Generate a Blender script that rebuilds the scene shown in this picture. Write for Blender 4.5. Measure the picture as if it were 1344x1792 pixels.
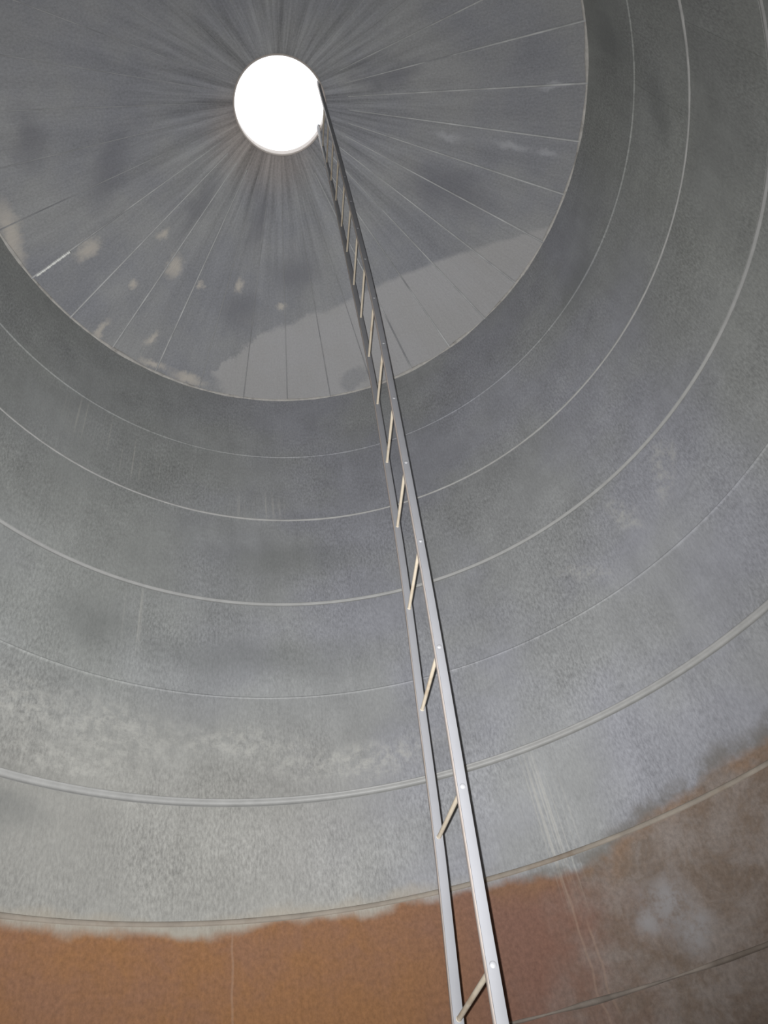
import bpy, bmesh, math, random
from mathutils import Vector, Matrix, noise

# ---------------------------------------------------------------- scene, camera, light
for o in list(bpy.data.objects):
    bpy.data.objects.remove(o, do_unlink=True)
scene = bpy.context.scene
COL = scene.collection
random.seed(7)

R = 2.0                       # tank radius (m); the tank's axis is the world z axis
EYE = Vector((0.0948, -1.5936, 1.5))
F_PX = 1309.26                # focal length in pixels of a 1344 x 1792 frame
cam_data = bpy.data.cameras.new('camera')
cam = bpy.data.objects.new('camera', cam_data)
COL.objects.link(cam)
cam_data.sensor_fit = 'HORIZONTAL'
cam_data.sensor_width = 36.0
cam_data.lens = F_PX / 1344 * 36.0
cam_data.clip_start = 0.02
RT = Vector((0.97594084, 0.1568348, -0.15146721))
UP = Vector((0.21803548, -0.70200264, 0.677977))
FW = Vector((0.0, 0.69469068, 0.7193086))
cam.matrix_world = Matrix(((RT.x, UP.x, -FW.x, EYE.x), (RT.y, UP.y, -FW.y, EYE.y),
                           (RT.z, UP.z, -FW.z, EYE.z), (0, 0, 0, 1)))
scene.camera = cam

world = bpy.data.worlds.new('overcast_sky')
scene.world = world
world.use_nodes = True
bg = world.node_tree.nodes['Background']
bg.inputs['Color'].default_value = (0.97, 0.98, 1.0, 1)
bg.inputs['Strength'].default_value = 2.2

# the phone's own flash, beside its lens: it throws the thin dark shadows to the right of the ladder
flash_data = bpy.data.lights.new('camera_flash', 'SPOT')
flash_data.energy = 830.0
flash_data.color = (0.98, 0.99, 1.0)
flash_data.spot_size = math.radians(113)
flash_data.spot_blend = 1.0
flash_data.shadow_soft_size = 0.002
flash = bpy.data.objects.new('camera_flash', flash_data)
COL.objects.link(flash)
aim = (FW - RT * math.tan(math.radians(8)) + UP * math.tan(math.radians(2))).normalized()   # its beam points a little left of the lens axis
flash.rotation_euler = aim.to_track_quat('-Z', 'Y').to_euler()
flash.location = EYE - RT * 0.0085 + UP * 0.001

scene.view_settings.view_transform = 'Standard'
scene.view_settings.look = 'None'
scene.view_settings.gamma = 1.0
scene.view_settings.use_curve_mapping = False
scene.view_settings.exposure = 0.0
scene.cycles.max_bounces = 5          # dull grey steel: later bounces carry next to nothing
scene.cycles.diffuse_bounces = 4


# ---------------------------------------------------------------- node helpers
class NT:
    def __init__(self, name):
        self.m = bpy.data.materials.new(name)
        self.m.use_nodes = True
        self.t = self.m.node_tree
        self.bsdf = self.t.nodes['Principled BSDF']
        self.obj = self.n('ShaderNodeTexCoord').outputs['Object']
        s = self.n('ShaderNodeSeparateXYZ'); self.link(self.obj, s.inputs[0])
        self.x, self.y, self.z = s.outputs

    def n(self, typ, **kw):
        nd = self.t.nodes.new(typ)
        for k, v in kw.items():
            setattr(nd, k, v)
        return nd

    def link(self, a, b):
        if hasattr(a, 'is_output'):
            self.t.links.new(a, b)
        else:
            b.default_value = a

    def math(self, op, a, b=0.0, c=None, clamp=False):
        nd = self.n('ShaderNodeMath', operation=op, use_clamp=clamp)
        self.link(a, nd.inputs[0]); self.link(b, nd.inputs[1])
        if c is not None:
            self.link(c, nd.inputs[2])
        return nd.outputs[0]

    def vec(self, x, y, z=0.0):
        nd = self.n('ShaderNodeCombineXYZ')
        for a, b in zip((x, y, z), nd.inputs):
            self.link(a, b)
        return nd.outputs[0]

    def vmul(self, v, k):
        nd = self.n('ShaderNodeVectorMath', operation='MULTIPLY')
        self.link(v, nd.inputs[0]); nd.inputs[1].default_value = k
        return nd.outputs[0]

    def vadd(self, v, w):
        nd = self.n('ShaderNodeVectorMath', operation='ADD')
        self.link(v, nd.inputs[0]); self.link(w, nd.inputs[1])
        return nd.outputs[0]

    def noise(self, v, scale, detail=3.0, rough=0.55, dist=0.0, color=False):
        nd = self.n('ShaderNodeTexNoise')
        self.link(v, nd.inputs['Vector'])
        nd.inputs['Scale'].default_value = scale
        nd.inputs['Detail'].default_value = detail
        nd.inputs['Roughness'].default_value = rough
        nd.inputs['Distortion'].default_value = dist
        return nd.outputs['Color' if color else 'Fac']

    def step(self, v, a, b, lo=0.0, hi=1.0):
        nd = self.n('ShaderNodeMapRange', interpolation_type='SMOOTHSTEP')
        self.link(v, nd.inputs[0])
        nd.inputs[1].default_value = a; nd.inputs[2].default_value = b
        nd.inputs[3].default_value = lo; nd.inputs[4].default_value = hi
        return nd.outputs[0]

    def lin(self, v, a, b, lo=0.0, hi=1.0):
        nd = self.n('ShaderNodeMapRange')
        self.link(v, nd.inputs[0])
        nd.inputs[1].default_value = a; nd.inputs[2].default_value = b
        nd.inputs[3].default_value = lo; nd.inputs[4].default_value = hi
        return nd.outputs[0]

    def mix(self, f, a, b, blend='MIX'):
        nd = self.n('ShaderNodeMix', data_type='RGBA', blend_type=blend)
        self.link(f, nd.inputs[0])
        for src, k in ((a, 6), (b, 7)):
            if isinstance(src, tuple):
                src = (*src, 1.0) if len(src) == 3 else src
            self.link(src, nd.inputs[k])
        return nd.outputs[2]

    def gain(self, col, f):            # col * f (f a float socket)
        return self.mix(1.0, col, self.vec(f, f, f), 'MULTIPLY')

    def blob(self, v, c, rad, soft=0.35, ang=0.0):
        """soft-edged patch of the surface coordinate v around c with half-sizes rad, turned by ang degrees"""
        a = self.vadd(v, (-c[0], -c[1], 0.0))
        if ang:
            r = self.n('ShaderNodeVectorRotate', rotation_type='Z_AXIS')
            self.link(a, r.inputs['Vector']); r.inputs['Angle'].default_value = -math.radians(ang)
            a = r.outputs[0]
        a = self.vmul(a, (1 / rad[0], 1 / rad[1], 0.0))
        l = self.n('ShaderNodeVectorMath', operation='LENGTH'); self.link(a, l.inputs[0])
        return self.step(l.outputs['Value'], 1.0, 1.0 - soft)

    def curve(self, v, pts):
        """piecewise-linear function of v (0..1) given as points (0..1, 0..1)"""
        nd = self.n('ShaderNodeFloatCurve')
        c = nd.mapping.curves[0]
        c.points[0].location = pts[0]; c.points[1].location = pts[-1]
        for p in pts[1:-1]:
            c.points.new(*p)
        for p in c.points:
            p.handle_type = 'VECTOR'
        nd.mapping.update()
        self.link(v, nd.inputs['Value'])
        return nd.outputs[0]

    def bump(self, h, strength, dist, nrm=None):
        nd = self.n('ShaderNodeBump')
        nd.inputs['Strength'].default_value = strength
        nd.inputs['Distance'].default_value = dist
        self.link(h, nd.inputs['Height'])
        if nrm is not None:
            self.link(nrm, nd.inputs['Normal'])
        return nd.outputs[0]

    def done(self, color, rough=0.6, metal=0.0, normal=None, spec=0.3):
        b = self.bsdf
        if isinstance(color, tuple):
            color = (*color, 1.0)
        self.link(color, b.inputs['Base Color'])
        self.link(rough, b.inputs['Roughness'])
        self.link(metal, b.inputs['Metallic'])
        b.inputs['Specular IOR Level'].default_value = spec
        if normal is not None:
            self.link(normal, b.inputs['Normal'])
        return self.m


def lin(r, g, b):
    f = lambda c: (c / 255 / 12.92) if c / 255 <= 0.04045 else ((c / 255 + 0.055) / 1.055) ** 2.4
    return (f(r), f(g), f(b))


D2R = math.pi / 180
ZE = EYE.z


# ---------------------------------------------------------------- materials
def wall_material():
    t = NT('galvanised_wall_steel')
    phi = t.math('ARCTAN2', t.y, t.x)                       # angle around the tank
    s = t.math('MULTIPLY', phi, R)                          # metres along the wall
    z = t.math('SUBTRACT', t.z, ZE)                         # metres above the eye level
    uv = t.vec(s, z)
    warp = t.noise(uv, 2.2, 4, 0.6, color=True)
    wv = t.vadd(uv, t.vmul(t.vadd(warp, (-0.5, -0.5, 0.0)), (0.30, 0.30, 0.0)))
    # bare zinc: cloudy mottling, drip streaks, fine spangle
    big = t.noise(uv, 0.9, 4, 0.6)
    mid = t.noise(wv, 4.0, 5, 0.65)
    streak = t.noise(t.vmul(uv, (26.0, 1.6, 0.0)), 1.0, 3, 0.6)
    grain = t.noise(t.vmul(uv, (90.0, 34.0, 0.0)), 1.0, 2, 0.7)
    diag = t.noise(t.vmul(wv, (3.0, 1.0, 0.0)), 2.4, 4, 0.6)
    v = t.math('ADD', t.lin(big, 0.3, 0.7, -0.10, 0.10), t.lin(mid, 0.3, 0.7, -0.07, 0.07))
    v = t.math('ADD', v, t.lin(streak, 0.25, 0.75, -0.05, 0.05))
    v = t.math('ADD', v, t.math('MULTIPLY', t.lin(grain, 0.3, 0.7, -0.26, 0.26), t.lin(t.noise(uv, 1.6, 2, 0.5), 0.35, 0.65, 0.35, 1.0)))
    v = t.math('ADD', v, t.lin(diag, 0.3, 0.7, -0.06, 0.06))
    v = t.math('ADD', v, 1.0)
    info = t.n('ShaderNodeObjectInfo')
    v = t.math('MULTIPLY', v, t.lin(info.outputs['Random'], 0, 1, 0.95, 1.05))
    tint = t.noise(uv, 1.1, 3, 0.5)
    zinc = t.mix(t.step(tint, 0.38, 0.62), (0.278, 0.281, 0.280), (0.272, 0.274, 0.296))
    # left part of the wall tinted a little greener
    left = t.step(phi, 98 * D2R, 140 * D2R)
    zinc = t.mix(t.math('MULTIPLY', left, 0.75), zinc, (0.272, 0.278, 0.262))
    zinc = t.mix(t.step(phi, 34 * D2R, 6 * D2R, 0.0, 0.8), zinc, (0.275, 0.280, 0.258))
    low = t.math('MULTIPLY', t.step(phi, 84 * D2R, 112 * D2R), t.step(z, 1.25 * R, 0.85 * R))
    zinc = t.mix(t.math('MULTIPLY', low, 0.8), zinc, (0.286, 0.278, 0.255))     # settled dust
    zinc = t.gain(zinc, v)
    # chalky white bloom and dark damp stains, each a patch of the sheet
    chalk = None
    for c in (((148 * D2R * R, 1.03 * R), (0.34, 0.16), 0), ((134 * D2R * R, 1.03 * R), (0.55, 0.20), 0),
              ((117 * D2R * R, 1.035 * R), (0.55, 0.15), 0), ((139 * D2R * R, 0.94 * R), (0.6, 0.14), 0),
              ((38 * D2R * R, 1.39 * R), (0.10, 0.26), 20), ((47 * D2R * R, 1.37 * R), (0.07, 0.22), -25),
              ((58 * D2R * R, 1.29 * R), (0.22, 0.05), 30), ((100 * D2R * R, 0.97 * R), (0.7, 0.14), 0)):
        b = t.blob(wv, c[0], c[1], 0.8, c[2])
        chalk = b if chalk is None else t.math('MAXIMUM', chalk, b)
    chalkn = t.math('MULTIPLY', chalk, t.step(t.noise(uv, 16.0, 5, 0.75), 0.40, 0.66))
    zinc = t.mix(t.math('MULTIPLY', chalkn, 0.55), zinc, (0.46, 0.45, 0.415))
    damp = None
    for c in (((-3 * D2R * R, 2.07 * R), (0.22, 0.30), 15), ((-9 * D2R * R, 2.40 * R), (0.16, 0.50), 0), ((32 * D2R * R, 2.25 * R), (0.30, 0.24), 0),
              ((147 * D2R * R, 0.80 * R), (0.28, 0.14), 0), ((112 * D2R * R, 1.30 * R), (0.9, 0.22), 0),
              ((140 * D2R * R, 1.34 * R), (0.35, 0.26), 0), ((108 * D2R * R, 1.70 * R), (0.7, 0.25), 0)):
        b = t.blob(wv, c[0], c[1], 0.9, c[2])
        damp = b if damp is None else t.math('MAXIMUM', damp, b)
    zinc = t.mix(t.math('MULTIPLY', damp, 0.42), zinc, (0.150, 0.155, 0.150))
    # long vertical scratches left by ropes and chains
    scr = t.step(t.noise(t.vmul(uv, (60.0, 0.45, 0.0)), 1.0, 2, 0.5), 0.52, 0.66)
    where = None
    for c in (((74.6 * D2R * R, 0.70 * R), (0.16, 0.55)), ((146 * D2R * R, 2.12 * R), (0.35, 0.30)), ((136 * D2R * R, 2.05 * R), (0.28, 0.30)),
              ((112 * D2R * R, 1.95 * R), (0.25, 0.22)), ((133 * D2R * R, 1.4 * R), (0.10, 0.35))):
        b = t.blob(uv, c[0], c[1], 0.8)
        where = b if where is None else t.math('MAXIMUM', where, b)
    scr = t.math('MULTIPLY', scr, where)
    zinc = t.mix(t.math('MULTIPLY', scr, 0.36), zinc, (0.52, 0.50, 0.45))

    # the rusted foot of the wall: an uneven tide line measured around the tank
    fr = t.lin(phi, 30 * D2R, 160 * D2R)
    pts = [(20, .70), (44, .672), (52, .672), (57, .650), (63, .632), (66, .615), (69, .590), (73, .580), (80, .597), (87, .608), (97, .609), (104, .605),
           (111, .600), (118, .594), (123, .589), (128, .588), (135, .585), (144, .588), (160, .60)]
    pts = [(max(0, min(1, (p - 30) / 130)), (e - 0.5) / 0.25) for p, e in pts]
    edge = t.math('MULTIPLY_ADD', t.curve(fr, pts), 0.25 * R, 0.5 * R)
    ragged = t.math('ADD', t.lin(t.noise(t.vmul(uv, (4.0, 3.0, 0.0)), 1.0, 2, 0.5), 0.25, 0.75, -0.035, 0.035),
                    t.lin(t.noise(t.vmul(uv, (18.0, 14.0, 0.0)), 1.0, 3, 0.6), 0.25, 0.75, -0.010, 0.010))
    below = t.math('ADD', t.math('SUBTRACT', edge, z), ragged)
    rust_m = t.step(below, -0.022, 0.036)
    right = t.step(t.math('ADD', phi, t.lin(t.noise(uv, 2.5, 4, 0.6), 0.2, 0.8, -0.17, 0.17)), 84 * D2R, 66 * D2R)
    rustl = t.mix(t.step(t.noise(wv, 3.0, 5, 0.65), 0.35, 0.68), (0.245, 0.118, 0.050), (0.220, 0.112, 0.064))
    rustm = t.mix(t.step(phi, 100 * D2R, 82 * D2R), rustl, (0.190, 0.100, 0.072))
    greyb = t.mix(t.step(t.noise(wv, 5.5, 6, 0.7), 0.35, 0.65), (0.165, 0.124, 0.096), (0.225, 0.190, 0.168))
    rust = t.mix(right, rustm, greyb)
    # brighter orange rim under the seam on the right-hand side
    rim = t.math('MULTIPLY', t.step(below, 0.14, 0.03), t.step(phi, 95 * D2R, 84 * D2R))
    rim = t.math('MULTIPLY', rim, t.step(t.noise(uv, 4.0, 3, 0.6), 0.38, 0.60))
    rust = t.mix(t.math('MULTIPLY', rim, 0.5), rust, (0.225, 0.122, 0.056))
    rg = t.noise(t.vmul(uv, (60.0, 48.0, 0.0)), 1.0, 3, 0.7)
    rs = t.noise(t.vmul(uv, (30.0, 1.4, 0.0)), 1.0, 3, 0.6)
    rv = t.math('ADD', t.lin(rg, 0.25, 0.75, 0.78, 1.22), t.lin(rs, 0.25, 0.75, -0.05, 0.05))
    rust = t.gain(rust, rv)
    # grey patch where the rust has flaked away
    patch = None
    for c in (((64.2 * D2R * R, 0.475 * R), (0.19, 0.17)), ((62.6 * D2R * R, 0.425 * R), (0.15, 0.16)), ((67 * D2R * R, 0.455 * R), (0.10, 0.09))):
        b = t.blob(t.vadd(uv, t.vmul(t.vadd(warp, (-0.5, -0.5, 0)), (0.26, 0.26, 0.0))), c[0], c[1], 0.95)
        patch = b if patch is None else t.math('MAXIMUM', patch, b)
    patch = t.math('MULTIPLY', patch, t.step(t.noise(uv, 14.0, 5, 0.7), 0.25, 0.60))
    rust = t.mix(t.math('MULTIPLY', patch, 0.95), rust, (0.275, 0.262, 0.262))
    pale = t.math('MULTIPLY', t.step(t.noise(wv, 9.0, 6, 0.7), 0.56, 0.70), right)
    rust = t.mix(t.math('MULTIPLY', pale, 0.4), rust, (0.29, 0.25, 0.225))
    rust = t.mix(t.math('MULTIPLY', scr, 0.40), rust, (0.40, 0.33, 0.26))
    for sx, zc, half in ((117.55, .50, .17), (75.2, .42, .16), (73.9, .40, .10)):       # single bright scores
        off = t.lin(t.noise(t.vmul(uv, (0.0, 3.0, 0.0)), 1.0, 2, 0.5), 0.3, 0.7, -0.02, 0.02)
        dd = t.math('ABSOLUTE', t.math('ADD', t.math('SUBTRACT', s, sx * D2R * R), off))
        mk = t.math('MULTIPLY', t.step(dd, 0.007, 0.002), t.step(t.math('ABSOLUTE', t.math('SUBTRACT', z, zc * R)), half * R, half * R * 0.6))
        rust = t.mix(t.math('MULTIPLY', mk, 0.22), rust, (0.42, 0.30, 0.22))
    # pale crust just above the tide line, dark damp lip at places on the right
    crust = t.math('MULTIPLY', t.step(below, -0.085, -0.02), t.step(phi, 80 * D2R, 96 * D2R))
    zinc = t.mix(t.math('MULTIPLY', crust, 0.45), zinc, (0.38, 0.325, 0.245))
    lip = t.math('MULTIPLY', t.step(below, -0.10, -0.01), t.step(phi, 88 * D2R, 76 * D2R))
    lip = t.math('MULTIPLY', lip, t.step(t.noise(uv, 6.0, 4, 0.6), 0.36, 0.60))
    zinc = t.mix(t.math('MULTIPLY', lip, 0.7), zinc, (0.130, 0.115, 0.095))
    col = t.mix(rust_m, zinc, rust)
    h = t.math('ADD', t.math('MULTIPLY', grain, 0.5), t.math('MULTIPLY', streak, 0.25))
    nb = t.bump(t.noise(t.vmul(uv, (2.2, 1.2, 0.0)), 1.0, 2, 0.5), 0.45, 0.05)
    nb = t.bump(h, 0.10, 0.02, nb)
    return t.done(col, t.lin(rust_m, 0, 1, 0.52, 0.85), 0.0, nb, 0.35)


def roof_material():
    t = NT('dusty_roof_steel')
    xy = t.vec(t.x, t.y)
    phi = t.math('ARCTAN2', t.y, t.x)
    ln = t.n('ShaderNodeVectorMath', operation='LENGTH'); t.link(xy, ln.inputs[0])
    r = ln.outputs['Value']
    warp = t.vmul(t.vadd(t.noise(xy, 2.5, 5, 0.65, color=True), (-0.5, -0.5, 0.0)), (0.34, 0.34, 0.0))
    wv = t.vadd(xy, warp)
    pol = t.vec(t.math('MULTIPLY', phi, 1.0), r)
    fan = t.noise(t.vmul(pol, (22.0, 1.3, 0.0)), 1.0, 4, 0.65)     # dust blown outwards from the hatch
    fan2 = t.noise(t.vmul(pol, (9.0, 1.0, 0.0)), 1.0, 3, 0.6)
    near = t.step(r, 1.35, 0.35)
    grain = t.noise(xy, 70.0, 3, 0.7)
    cloud = t.noise(xy, 1.4, 4, 0.6)
    v = t.math('MULTIPLY', t.lin(fan, 0.28, 0.72, -0.22, 0.22), t.math('MULTIPLY_ADD', near, 0.9, 0.12))
    v = t.math('ADD', v, t.math('MULTIPLY', t.lin(fan2, 0.3, 0.7, -0.30, 0.30), t.math('MULTIPLY_ADD', near, 0.75, 0.25)))
    v = t.math('ADD', v, t.lin(grain, 0.3, 0.7, -0.14, 0.14))
    v = t.math('ADD', v, t.lin(cloud, 0.3, 0.7, -0.14, 0.14))
    v = t.math('ADD', v, 1.0)
    base = t.mix(t.step(cloud, 0.35, 0.65), (0.242, 0.245, 0.262), (0.248, 0.248, 0.248))
    base = t.gain(base, v)
    # brownish soot around the hatch
    soot = t.math('MULTIPLY', t.step(r, 0.72, 0.34), t.blob(wv, (-0.30, 0.30), (0.62, 0.62), 0.7))
    base = t.mix(t.math('MULTIPLY', soot, 0.65), base, t.gain(t.mix(0.0, (0.30, 0.255, 0.225), (0, 0, 0)), v))
    # dark streaked smudges
    dark = None
    for c in (((0.40 * R, -0.06 * R), (0.36, 0.10), -8), ((-0.62 * R, 0.02 * R), (0.20, 0.34), 40), ((-0.80 * R, -0.14 * R), (0.14, 0.30), 20),
              ((-0.18 * R, 0.34 * R), (0.12, 0.42), 25), ((-0.36 * R, 0.22 * R), (0.34, 0.10), -30), ((-0.33 * R, 0.62 * R), (0.26, 0.20), 0), ((-0.08 * R, 0.55 * R), (0.30, 0.26), 0),
              ((0.55 * R, 0.33 * R), (0.5, 0.22), 20)):
        b = t.blob(wv, c[0], c[1], 0.9, c[2])
        dark = b if dark is None else t.math('MAXIMUM', dark, b)
    base = t.mix(t.math('MULTIPLY', dark, 0.5), base, (0.125, 0.125, 0.142))
    # tide line of old grain dust: paler cone foot on the ladder's side
    lim = t.math('MULTIPLY_ADD', t.math('MAXIMUM', t.x, 0.0), -0.252, 0.690 * R)
    wob = t.math('MULTIPLY', t.lin(t.noise(xy, 5.0, 4, 0.6), 0.3, 0.7, -0.03, 0.03), t.step(t.x, 0.3, -0.4, 0.3, 1.0))
    leftw = t.math('MULTIPLY', t.step(t.x, -0.2, -1.25), t.lin(t.noise(xy, 3.2, 5, 0.65), 0.25, 0.75, -0.05, 0.42))
    over = t.math('SUBTRACT', t.math('ADD', t.math('SUBTRACT', t.y, lim), wob), leftw)
    dust = t.step(over, -0.006, 0.035)
    dust = t.math('MULTIPLY', dust, t.step(t.math('ADD', t.x, t.math('MULTIPLY', wob, 3.0)), -1.06, -0.92))
    bluehole = t.blob(wv, (0.05 * R, 0.955 * R), (0.16, 0.09), 0.5)
    dust = t.math('MULTIPLY', dust, t.math('SUBTRACT', 1.0, t.math('MULTIPLY', bluehole, 0.7)))
    dustc = t.gain(t.mix(t.step(cloud, 0.4, 0.6), (0.375, 0.366, 0.366), (0.355, 0.345, 0.340)), t.lin(grain, 0.2, 0.8, 0.92, 1.08))
    base = t.mix(t.math('MULTIPLY', dust, 0.85), base, dustc)
    # loose tan patches where dust still clings
    tan = None
    wt = t.vadd(xy, t.vmul(t.vadd(t.noise(xy, 9.0, 5, 0.7, color=True), (-0.5, -0.5, 0.0)), (0.16, 0.16, 0)))
    for c in (((-0.775 * R, 0.228 * R), (0.11, 0.06), 165), ((-0.526 * R, 0.275 * R), (0.055, 0.04), 150), ((-0.522 * R, 0.387 * R), (0.10, 0.07), 140),
              ((-0.679 * R, 0.392 * R), (0.045, 0.035), 0), ((-0.681 * R, 0.597 * R), (0.085, 0.035), 150), ((-0.838 * R, 0.50 * R), (0.035, 0.11), 60),
              ((-0.31 * R, 0.53 * R), (0.035, 0.07), 20), ((-0.455 * R, 0.483 * R), (0.03, 0.03), 0), ((-0.168 * R, 0.64 * R), (0.05, 0.03), 0),
              ((-0.97 * R, 0.10 * R), (0.07, 0.26), 10), ((-0.60 * R, 0.77 * R), (0.16, 0.05), 35), ((-0.70 * R, 0.68 * R), (0.12, 0.035), 40)):
        b = t.blob(wt, c[0], tuple(1.25 * q for q in c[1]), 0.9, c[2])
        tan = b if tan is None else t.math('MAXIMUM', tan, b)
    base = t.mix(t.math('MULTIPLY', tan, 0.85), base, (0.47, 0.43, 0.38))
    white = None
    for c in (((0.884 * R, 0.226 * R), (0.10, 0.035), 14), ((0.56 * R, 0.16 * R), (0.15, 0.04), 14), ((0.77 * R, 0.20 * R), (0.16, 0.04), 14), ((0.90 * R, 0.02 * R), (0.16, 0.025), 2)):
        b = t.blob(wt, c[0], c[1], 0.9, c[2])
        white = b if white is None else t.math('MAXIMUM', white, b)
    base = t.mix(t.math('MULTIPLY', white, 0.45), base, (0.44, 0.44, 0.46))
    nb = t.bump(fan, 0.25, 0.03)
    nb = t.bump(grain, 0.12, 0.01, nb)
    return t.done(base, 0.62, 0.0, nb, 0.3)


def plain(name, color, rough=0.5, metal=0.0, var=0.12, scale=30.0, spec=0.4, tint=None, bump=0.08):
    t = NT(name)
    nz = t.noise(t.obj, scale, 4, 0.65)
    col = t.gain(t.mix(0.0, color, color), t.lin(nz, 0.25, 0.75, 1 - var, 1 + var))
    if tint:
        col = t.mix(t.math('MULTIPLY', t.step(t.noise(t.obj, scale * 0.35, 4, 0.65), 0.52, 0.68), 0.7), col, tint)
    return t.done(col, rough, metal, t.bump(nz, bump, 0.005), spec)


M_WALL = wall_material()
M_ROOF = roof_material()
M_BEAD = plain('seam_steel_worn_bright', (0.340, 0.335, 0.322), 0.45, 0.0, 0.16, 14.0, 0.5)
M_BEADD = plain('seam_steel_dull', (0.305, 0.302, 0.292), 0.5, 0.0, 0.12, 14.0, 0.4)
M_BEADR = plain('seam_steel_stained', (0.270, 0.235, 0.195), 0.7, 0.0, 0.2, 9.0, 0.3, (0.18, 0.13, 0.09))
M_BEADX = plain('seam_steel_flaking', (0.235, 0.200, 0.170), 0.8, 0.0, 0.35, 7.0, 0.2, (0.12, 0.095, 0.075))
M_SEAL = plain('old_sealant', (0.44, 0.42, 0.39), 0.7, 0.0, 0.22, 20.0, 0.3, (0.20, 0.185, 0.17))
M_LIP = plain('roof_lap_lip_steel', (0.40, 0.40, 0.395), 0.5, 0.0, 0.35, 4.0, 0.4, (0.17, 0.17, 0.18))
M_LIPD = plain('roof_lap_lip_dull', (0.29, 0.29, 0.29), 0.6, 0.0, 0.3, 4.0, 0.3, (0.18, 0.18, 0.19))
M_SHINY = plain('fresh_silver_sealant', (0.80, 0.80, 0.76), 0.35, 0.0, 0.15, 60.0, 0.6)
M_COLLAR = plain('hatch_collar_steel', (0.42, 0.375, 0.34), 0.5, 0.0, 0.12, 14.0, 0.4)
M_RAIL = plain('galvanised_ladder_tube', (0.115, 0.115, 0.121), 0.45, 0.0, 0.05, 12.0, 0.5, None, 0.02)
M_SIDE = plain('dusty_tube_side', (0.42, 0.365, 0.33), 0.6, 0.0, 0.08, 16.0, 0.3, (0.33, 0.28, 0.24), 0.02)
M_RUNG = plain('tan_stained_rung_rod', (0.29, 0.25, 0.195), 0.55, 0.0, 0.10, 40.0, 0.3, (0.22, 0.17, 0.12))
M_WELD = plain('weld_metal', (0.150, 0.150, 0.155), 0.42, 0.1, 0.10, 60.0, 0.6)
M_FLOOR = plain('rusty_floor_plate', (0.20, 0.125, 0.085), 0.85, 0.0, 0.25, 3.0, 0.2, (0.17, 0.15, 0.13))


# ---------------------------------------------------------------- mesh helpers
def link(name, verts, faces, mat, parent=None, smooth=True, sharp=None):
    me = bpy.data.meshes.new(name)
    me.from_pydata(verts, [], faces)
    me.materials.append(mat)
    me.update()
    if smooth:
        me.polygons.foreach_set('use_smooth', [True] * len(me.polygons))
        if sharp:
            me.set_sharp_from_angle(angle=math.radians(sharp))
    ob = bpy.data.objects.new(name, me)
    COL.objects.link(ob)
    ob.parent = parent
    return ob


def empty(name, loc=(0, 0, 0)):
    o = bpy.data.objects.new(name, None)
    o.empty_display_size = 0.1
    COL.objects.link(o)
    o.location = loc
    return o


def grid_solid(rows, back):
    """closed sheet from a front grid of points and the matching back grid"""
    nr, nc = len(rows), len(rows[0])
    verts = [p for r in rows for p in r] + [p for r in back for p in r]
    o = nr * nc
    f = []
    I = lambda i, j: i * nc + j
    for i in range(nr - 1):
        for j in range(nc - 1):
            f.append((I(i, j), I(i, j + 1), I(i + 1, j + 1), I(i + 1, j)))
            f.append((o + I(i + 1, j), o + I(i + 1, j + 1), o + I(i, j + 1), o + I(i, j)))
    for j in range(nc - 1):
        f.append((I(0, j + 1), I(0, j), o + I(0, j), o + I(0, j + 1)))
        f.append((I(nr - 1, j), I(nr - 1, j + 1), o + I(nr - 1, j + 1), o + I(nr - 1, j)))
    for i in range(nr - 1):
        f.append((I(i, 0), I(i + 1, 0), o + I(i + 1, 0), o + I(i, 0)))
        f.append((I(i + 1, nc - 1), I(i, nc - 1), o + I(i, nc - 1), o + I(i + 1, nc - 1)))
    return verts, f


# ---------------------------------------------------------------- the tank: floor, wall, roof
def seam_z(k, ph):
    """height of horizontal seam k at angle ph (the courses are a little out of level)"""
    c = SEAMS[k]
    return ZE + R * (c[0] + c[1] * math.cos(ph) + c[2] * math.sin(ph))


SEAMS = [(2.6078, 0, 0), (2.2297, 0, 0), (1.8872, -.0101, -.0089), (1.5129, -.0078, -.0090), (1.1778, .0008, -.0070),
         (0.8847, .0152, -.0016), (0.6052, .0143, .0106), (0.3438, 0, 0), (0.05, 0, 0), (-0.27, 0, 0), (-0.5, 0, 0), (-0.76, 0, 0)]

# floor plate (below the frame, but it carries the ladder and returns light)
fv = [(0, 0, 0)] + [(2.15 * math.cos(i * math.tau / 96), 2.15 * math.sin(i * math.tau / 96), 0) for i in range(96)]
ff = [(0, 1 + i, 1 + (i + 1) % 96) for i in range(96)]
fv += [(x, y, -0.05) for x, y, _ in fv]
ff += [(97, 98 + (i + 1) % 96, 98 + i) for i in range(96)] + [(1 + i, 98 + i, 98 + (i + 1) % 96, 1 + (i + 1) % 96) for i in range(96)]
floor = link('floor', fv, ff, M_FLOOR, smooth=False)
floor['kind'] = 'structure'
floor['label'] = 'round rust-brown steel floor of the tank'

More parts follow.
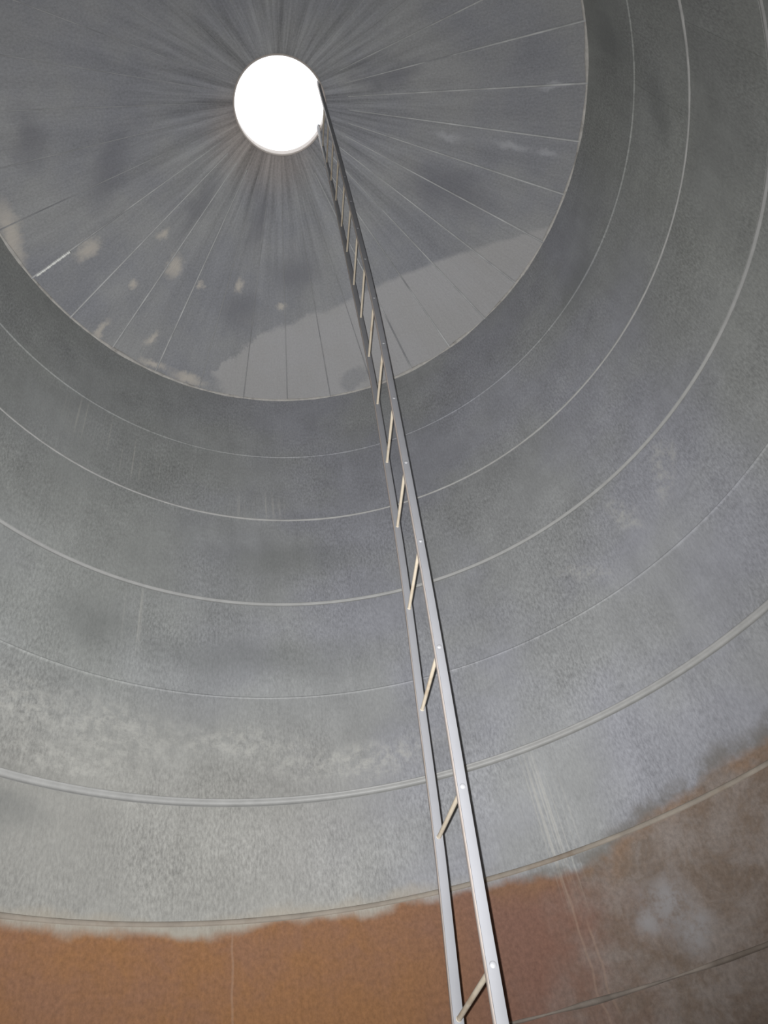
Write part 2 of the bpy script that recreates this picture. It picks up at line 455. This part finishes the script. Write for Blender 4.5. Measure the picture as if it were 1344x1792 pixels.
wall = empty('wall_round')
wall['kind'] = 'structure'
wall['label'] = 'round galvanised steel tank wall in stacked courses, rusted brown at the foot'
JOINTS = {0: 40, 1: 68, 2: 127, 3: 98, 4: 31, 5: 60, 6: 117.5, 7: 90, 8: 20, 9: 50, 10: 80}
NS = 5
GROOVE = {3: 0.013, 5: 0.020}            # half height of the outward-pressed swages
for k in range(len(SEAMS) - 1):
    off = 0.006 * (k % 2)
    for i in range(NS):
        a0 = (JOINTS[k] + i * 360 / NS) * D2R
        a1 = a0 + (360 / NS + 0.5) * D2R
        nc, nr = 25, 7
        rows, back = [], []
        for r_ in range(nr):
            row, bk = [], []
            for c_ in range(nc):
                a = a0 + (a1 - a0) * c_ / (nc - 1)
                zt = seam_z(k, a) + (-GROOVE[k] if k in GROOVE else 0.004 if k else 0.0)
                zb = max(0.0, seam_z(k + 1, a) + GROOVE.get(k + 1, -0.004))
                z = zt + (zb - zt) * r_ / (nr - 1)
                # sheet edges lap: the start of each sheet stands 1.5 mm proud of the end of the one before
                rad = R + off + 0.0015 * c_ / (nc - 1)
                rad += 0.004 * noise.noise(Vector((math.cos(a) * 3, math.sin(a) * 3, z * 1.3)))
                row.append((rad * math.cos(a), rad * math.sin(a), z))
                bk.append(((rad + 0.0028) * math.cos(a), (rad + 0.0028) * math.sin(a), z))
            rows.append(row); back.append(bk)
        v, f = grid_solid(rows, back)
        link('wall_sheet', v, f, M_WALL, wall, sharp=40)


def ring(name, k, depth, half, mat, parent, drop=0.0, jit=0.0, n=256):
    """a rolled bead running round the wall at seam k: stands `depth` off the wall, `half` high each way"""
    prof = [(-0.006, half), (depth * 0.45, half * 0.80), (depth * 0.85, half * 0.42), (depth, 0.0), (depth * 0.85, -half * 0.42), (depth * 0.45, -half * 0.80), (-0.006, -half)]
    m = len(prof)
    v, f = [], []
    for i in range(n):
        a = i * math.tau / n
        j = 1 + jit * noise.noise(Vector((math.cos(a) * 9, math.sin(a) * 9, k * 3.1)))
        w = 1 + 0.25 * noise.noise(Vector((math.cos(a) * 2, math.sin(a) * 2, k * 1.7)))
        for d, h in prof:
            d2 = d * w * j if d > 0 else d - 0.012
            v.append(((R - d2) * math.cos(a), (R - d2) * math.sin(a), seam_z(k, a) + h * j - drop))
    for i in range(n):
        for q in range(m - 1):
            b, c = i * m, ((i + 1) % n) * m
            f.append((b + q, c + q, c + q + 1, b + q + 1))
    return link(name, v, f, mat, parent)


# (seam, depth, half height, material)
for k, d, h, mt in ((1, 0.0022, 0.005, M_WALL), (2, 0.008, 0.008, M_BEAD), (4, 0.007, 0.008, M_WALL), 
                    (6, 0.006, 0.013, M_BEADR), (7, 0.005, 0.008, M_BEADX), (8, 0.01, 0.012, M_BEADR), (9, 0.01, 0.012, M_BEADR), (10, 0.01, 0.012, M_BEADR)):
    b = ring('seam_bead', k, d, h, mt, wall, jit=1.3 if k == 7 else 0.12)

# two seams are pressed outwards as a rounded swage between the courses
for k, hh in GROOVE.items():
    dp = hh * 0.85
    prof = [(0.0185, hh + 0.045), (0.0180, hh + 0.006), (0.003, hh + 0.001), (0.004 + dp * 0.50, hh * 0.70), (0.005 + dp * 0.90, hh * 0.42), (0.006 + dp, hh * 0.10),
            (0.006 + dp * 0.85, -hh * 0.28), (0.007 + dp * 0.45, -hh * 0.66), (0.008, -hh - 0.001), (0.0180, -hh - 0.006), (0.0185, -hh - 0.045)]
    n, m = 256, len(prof)
    v, f = [], []
    for i in range(n):
        a = i * math.tau / n
        for d, h in prof:
            v.append(((R + d) * math.cos(a), (R + d) * math.sin(a), seam_z(k, a) + h))
    for i in range(n):
        for q in range(m - 1):
            b, c = i * m, ((i + 1) % n) * m
            f.append((b + q, c + q, c + q + 1, b + q + 1))
    link('seam_swage', v, f, M_BEADD, wall)['label'] = 'pale rounded seam between wall courses'

ceiling = empty('ceiling', (0, 0, 0))
ceiling['kind'] = 'structure'
ceiling['label'] = 'conical sheet steel tank roof with radial laps and a round hatch'
RH = 0.1644 * R
ZH = ZE + 3.0176 * R
ZV = ZE + 2.6078 * R
NP = 35
for i in range(NP):
    a0 = (1.2 + i * 360 / NP) * D2R
    a1 = a0 + (360 / NP + 0.9) * D2R
    nc, nr = 7, 9
    rows, back = [], []
    warp = random.uniform(-0.006, 0.006)
    for r_ in range(nr):
        tt = r_ / (nr - 1)
        rad = RH + (R + 0.012 - RH) * tt
        row, bk = [], []
        for c_ in range(nc):
            cc = c_ / (nc - 1)
            a = a0 + (a1 - a0) * cc
            z = ZH + (ZV - ZH) * (rad - RH) / (R - RH)
            z += -0.009 * (1 - cc) * (0.25 + 0.75 * tt) + warp * math.sin(math.pi * cc) * tt   # lapped edge hangs lower
            z += 0.004 * noise.noise(Vector((rad * math.cos(a) * 4, rad * math.sin(a) * 4, i)))* tt
            row.append((rad * math.cos(a), rad * math.sin(a), z))
            bk.append((rad * math.cos(a), rad * math.sin(a), z + 0.002))
        rows.append(row); back.append(bk)
    v, f = grid_solid(rows, back)
    f = [tuple(reversed(q)) for q in f]
    sh = link('roof_sheet', v, f, M_ROOF, ceiling, sharp=35)
    # the folded lip along its lapped edge
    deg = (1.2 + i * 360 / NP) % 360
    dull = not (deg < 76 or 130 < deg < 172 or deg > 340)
    v, f = [], []
    for r_ in range(25):
        tt = 0.10 + 0.90 * r_ / 24
        rad = RH + (R - RH) * tt
        z = ZH + (ZV - ZH) * tt - 0.009 * (0.25 + 0.75 * tt)
        w = 0.0020 + 0.0050 * tt; hh = 0.002 + 0.008 * tt
        hh *= 1 + 0.4 * noise.noise(Vector((rad * 5, i * 3.3, 0)))
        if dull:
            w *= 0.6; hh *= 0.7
        for q in range(5):
            th = math.pi * q / 4
            v.append((rad * math.cos(a0) - math.sin(a0) * w * math.cos(th), rad * math.sin(a0) + math.cos(a0) * w * math.cos(th), z + 0.001 - hh * math.sin(th)))
    for r_ in range(24):
        for q in range(4):
            b, c = r_ * 5, (r_ + 1) * 5
            f.append((b + q, b + q + 1, c + q + 1, c + q))
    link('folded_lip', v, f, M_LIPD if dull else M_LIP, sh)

ring('eave_sealant', 0, 0.012, 0.013, M_SEAL, ceiling, drop=0.004, jit=0.9, n=420)['label'] = 'ragged pale sealant along the eave'

# shiny wrinkled sealant on one roof lap, near the eave
aa = 165.6 * D2R
v, f = [], []
NN = 60
for i in range(NN + 1):
    rad = R * (0.855 + 0.128 * i / NN)
    zc = ZH + (ZV - ZH) * (rad - RH) / (R - RH)
    w = 0.010 + 0.0025 * math.sin(i * 2.1) + 0.002 * math.sin(i * 0.7)
    hgt = 0.016 + 0.004 * math.sin(i * 2.1)
    tx, ty = -math.sin(aa), math.cos(aa)
    for q in range(6):
        th = math.pi * q / 5
        v.append((rad * math.cos(aa) + tx * w * math.cos(th), rad * math.sin(aa) + ty * w * math.cos(th), zc - 0.002 - hgt * math.sin(th)))
for i in range(NN):
    for q in range(5):
        b, c = i * 6, (i + 1) * 6
        f.append((b + q, b + q + 1, c + q + 1, c + q))
f.append(tuple(range(6))); f.append(tuple(reversed(range(NN * 6, NN * 6 + 6))))
link('lap_sealant', v, f, M_SHINY, ceiling)['label'] = 'bright silver sealant on a roof lap'

# hatch collar: a short upstand with a rolled lower lip
prof = [(RH, ZH - 0.010), (RH - 0.003, ZH - 0.006), (RH - 0.003, ZH), (RH, ZH + 0.006), (RH, ZH + 0.080), (RH + 0.006, ZH + 0.086), (RH + 0.012, ZH + 0.080), (RH + 0.012, ZH - 0.004), (RH + 0.006, ZH - 0.012)]
n, m = 128, len(prof)
v = [(r_ * math.cos(i * math.tau / n), r_ * math.sin(i * math.tau / n), z_) for i in range(n) for r_, z_ in prof]
f = [(i * m + q, i * m + (q + 1) % m, ((i + 1) % n) * m + (q + 1) % m, ((i + 1) % n) * m + q) for i in range(n) for q in range(m)]
link('hatch_collar', v, f, M_COLLAR, ceiling, sharp=50)['label'] = 'round steel hatch collar'

# ---------------------------------------------------------------- the ladder
LEFT = [(-0.0727, 1.62, 0.332), (-0.0384, 1.69, 0.684), (-0.0195, 1.715, 1.0203), (0.0087, 1.72, 1.3553), (0.0307, 1.725, 1.6972), (0.0458, 1.735, 2.0298), (0.0658, 1.74, 2.3928),
        (0.0797, 1.742, 2.7409), (0.0886, 1.746, 3.0808), (0.0944, 1.752, 3.4128), (0.1057, 1.756, 3.7957), (0.1131, 1.758, 4.1278), (0.1221, 1.76, 4.5129)]
RIGHT = [(0.0076, 1.358, 0.3384), (0.0301, 1.428, 0.6614), (0.0542, 1.453, 1.012), (0.0752, 1.458, 1.3595), (0.0936, 1.463, 1.6913), (0.1118, 1.473, 2.0314), (0.1307, 1.478, 2.3849),
         (0.146, 1.48, 2.7342), (0.1575, 1.484, 3.093), (0.1659, 1.49, 3.4318), (0.1748, 1.494, 3.7686), (0.1822, 1.496, 4.1161), (0.1908, 1.498, 4.4919)]
LTOP, RTOP = (0.1440, 1.795, 6.04), (0.2130, 1.512, 6.10)


def fill(pts, top):
    P = [Vector(p) for p in pts]
    d = (P[0] - P[1]); d = d / -d.z                              # per metre downwards
    lo = []
    z = P[0].z
    while z - 0.342 > -ZE + 0.05:
        z -= 0.342
        lo.append(P[0] + d * (P[0].z - z) * 0.8)
        lo[-1].z = z
    foot = P[0] + d * (P[0].z + ZE) * 0.8; foot.z = -ZE
    T = Vector(top)
    hi = []
    z = P[-1].z
    while z + 0.35 < 5.80:
        z += 0.35
        hi.append(P[-1].lerp(T, (z - P[-1].z) / (T.z - P[-1].z)))
    return foot, lo[::-1], P, hi, T


lf, llo, lp, lhi, lt = fill(LEFT, LTOP)
rf, rlo, rp, rhi, rt_ = fill(RIGHT, RTOP)
lrungs, rrungs = llo + lp + lhi, rlo + rp + rhi
for q in range(len(llo)):
    rrungs[q].z = lrungs[q].z
nrung = min(len(lrungs), len(rrungs))


def smooth_line(foot, pts, top):
    """resample by height, then smooth sideways wobble of the measured points"""
    P = [foot] + pts + [top]

    def at(z):
        for a, b in zip(P, P[1:]):
            if z <= b.z:
                return a.lerp(b, (z - a.z) / (b.z - a.z))
        return P[-1].copy()
    zs = [P[0].z + (P[-1].z - P[0].z) * i / 60 for i in range(61)]
    Q = [at(z) for z in zs]
    for _ in range(3):
        Q = [Q[0]] + [(Q[i - 1] + Q[i] * 2 + Q[i + 1]) / 4 for i in range(1, 60)] + [Q[-1]]
    return Q


LQ, RQ = smooth_line(lf, lrungs, lt), smooth_line(rf, rrungs, rt_)


def on_line(Q, z):
    for a, b in zip(Q, Q[1:]):
        if z <= b.z:
            return a.lerp(b, (z - a.z) / (b.z - a.z))
    return Q[-1].copy()


ladder = empty('ladder', (EYE.x + (lf.x + rf.x) / 2, EYE.y + (lf.y + rf.y) / 2, 0.0))
ladder['label'] = 'long thin galvanised steel ladder hanging from the roof hatch down the tank'
ladder['category'] = 'ladder'
LO = ladder.location.copy()
bpy.context.view_layer.update()


def lw(p):           # eye-relative point -> ladder's own coordinates
    return Vector(p) + EYE - LO


U = (RQ[30] - LQ[30]); U.z = 0; U.normalize()
HB, HU, BV = 0.0100, 0.0125, 0.0022                 # half width, half depth, corner radius of the tube


def rail(Q):
    prof = []
    for sx, sy in ((1, 1), (-1, 1), (-1, -1), (1, -1)):
        cx, cy = sx * (HB - BV), sy * (HU - BV)
        st = {(1, 1): 0, (-1, 1): 90, (-1, -1): 180, (1, -1): 270}[(sx, sy)]
        for e in (0, 45, 90):
            g = (st + e) * D2R
            prof.append((cx + BV * math.cos(g), cy + BV * math.sin(g)))
    m = len(prof)
    v, f = [], []
    for i, p in enumerate(Q):
        t = (Q[min(i + 1, len(Q) - 1)] - Q[max(i - 1, 0)]).normalized()
        nx = U.cross(t).normalized(); uu = t.cross(nx)
        for a, b in prof:
            w = lw(p + nx * a + uu * b)
            if i == 0:
                w.z = 0.0
            v.append(w)
    for i in range(len(Q) - 1):
        for q in range(m):
            f.append((i * m + q, i * m + (q + 1) % m, (i + 1) * m + (q + 1) % m, (i + 1) * m + q))
    f.append(tuple(reversed(range(m)))); f.append(tuple(range((len(Q) - 1) * m, len(Q) * m)))
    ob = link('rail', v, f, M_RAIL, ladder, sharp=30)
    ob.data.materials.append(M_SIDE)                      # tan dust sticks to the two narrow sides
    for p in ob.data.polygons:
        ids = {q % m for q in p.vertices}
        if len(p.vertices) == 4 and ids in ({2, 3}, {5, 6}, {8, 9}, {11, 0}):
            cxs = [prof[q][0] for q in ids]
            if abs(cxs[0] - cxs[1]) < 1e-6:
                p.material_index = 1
    return ob


left_rail, right_rail = rail(LQ), rail(RQ)


def tube(name, a, b, rad, mat, parent, n=10, seg=1):
    d = (b - a).normalized()
    s = d.orthogonal().normalized(); w = d.cross(s)
    v, f = [], []
    for k in range(seg + 1):
        p = a.lerp(b, k / seg)
        v += [p + (s * math.cos(i * math.tau / n) + w * math.sin(i * math.tau / n)) * rad for i in range(n)]
    for k in range(seg):
        f += [(k * n + i, k * n + (i + 1) % n, (k + 1) * n + (i + 1) % n, (k + 1) * n + i) for i in range(n)]
    f += [tuple(reversed(range(n))), tuple(range(seg * n, seg * n + n))]
    return link(name, v, f, mat, parent, sharp=50)


def dome(name, c, axis, rad, hgt, mat, parent):
    s = axis.orthogonal().normalized(); w = axis.cross(s)
    v, f = [], []
    for k in range(4):
        th = k / 4 * math.pi / 2
        for i in range(12):
            g = i * math.tau / 12
            v.append(c + (s * math.cos(g) + w * math.sin(g)) * rad * math.cos(th) + axis * hgt * math.sin(th))
    v.append(c + axis * hgt)
    for k in range(3):
        f += [(k * 12 + i, k * 12 + (i + 1) % 12, (k + 1) * 12 + (i + 1) % 12, (k + 1) * 12 + i) for i in range(12)]
    f += [(36 + i, 36 + (i + 1) % 12, 48) for i in range(12)]
    f.append(tuple(reversed(range(12))))
    return link(name, v, f, mat, parent)


for q in range(nrung):
    a, b = lw(on_line(LQ, lrungs[q].z)), lw(on_line(RQ, rrungs[q].z))
    d = (b - a).normalized()
    rg = tube('rung', a + d * (HU - 0.004), b - d * (HU - 0.004), 0.0048, M_RUNG, ladder, 12)
    dome('weld', a + d * (HU - 0.0005), d, 0.0058, 0.003, M_RUNG, rg)                 # bead where the rod meets the left rail
    dome('weld_spot', b + d * (HU - 0.0005), d, 0.0062, 0.0028, M_WELD, rg)           # spot on the outside of the right rail

# flat hooks that carry the rails on the collar's rim
for Q in (LQ, RQ):
    top = Q[-1]
    w0 = top + EYE
    out = Vector((w0.x, w0.y, 0)).normalized()
    side = Vector((-out.y, out.x, 0))
    r0 = Vector((w0.x, w0.y, 0)).length
    zt = ZH + 0.090
    path = [(r0 + 0.004, w0.z - 0.10), (r0 + 0.004, zt), (r0 + 0.012, zt + 0.008), (RH + 0.014, zt + 0.008), (RH + 0.022, zt), (RH + 0.022, zt - 0.05)]
    v, f = [], []
    for i, (rr, zz) in enumerate(path):
        p0 = Vector(path[max(i - 1, 0)]); p1 = Vector(path[min(i + 1, len(path) - 1)])
        tg = (p1 - p0).normalized(); nr_ = Vector((-tg.y, tg.x))
        for sd, nn in ((-1, -1), (1, -1), (1, 1), (-1, 1)):
            e = Vector((rr, zz)) + nr_ * 0.002 * nn
            v.append(out * e.x + side * 0.009 * sd + Vector((0, 0, e.y)) - LO)
    for i in range(len(path) - 1):
        for q in range(4):
            f.append((i * 4 + q, i * 4 + (q + 1) % 4, (i + 1) * 4 + (q + 1) % 4, (i + 1) * 4 + q))
    f += [(3, 2, 1, 0), tuple(range(len(v) - 4, len(v)))]
    link('hook', v, f, M_RAIL, ladder, smooth=False)
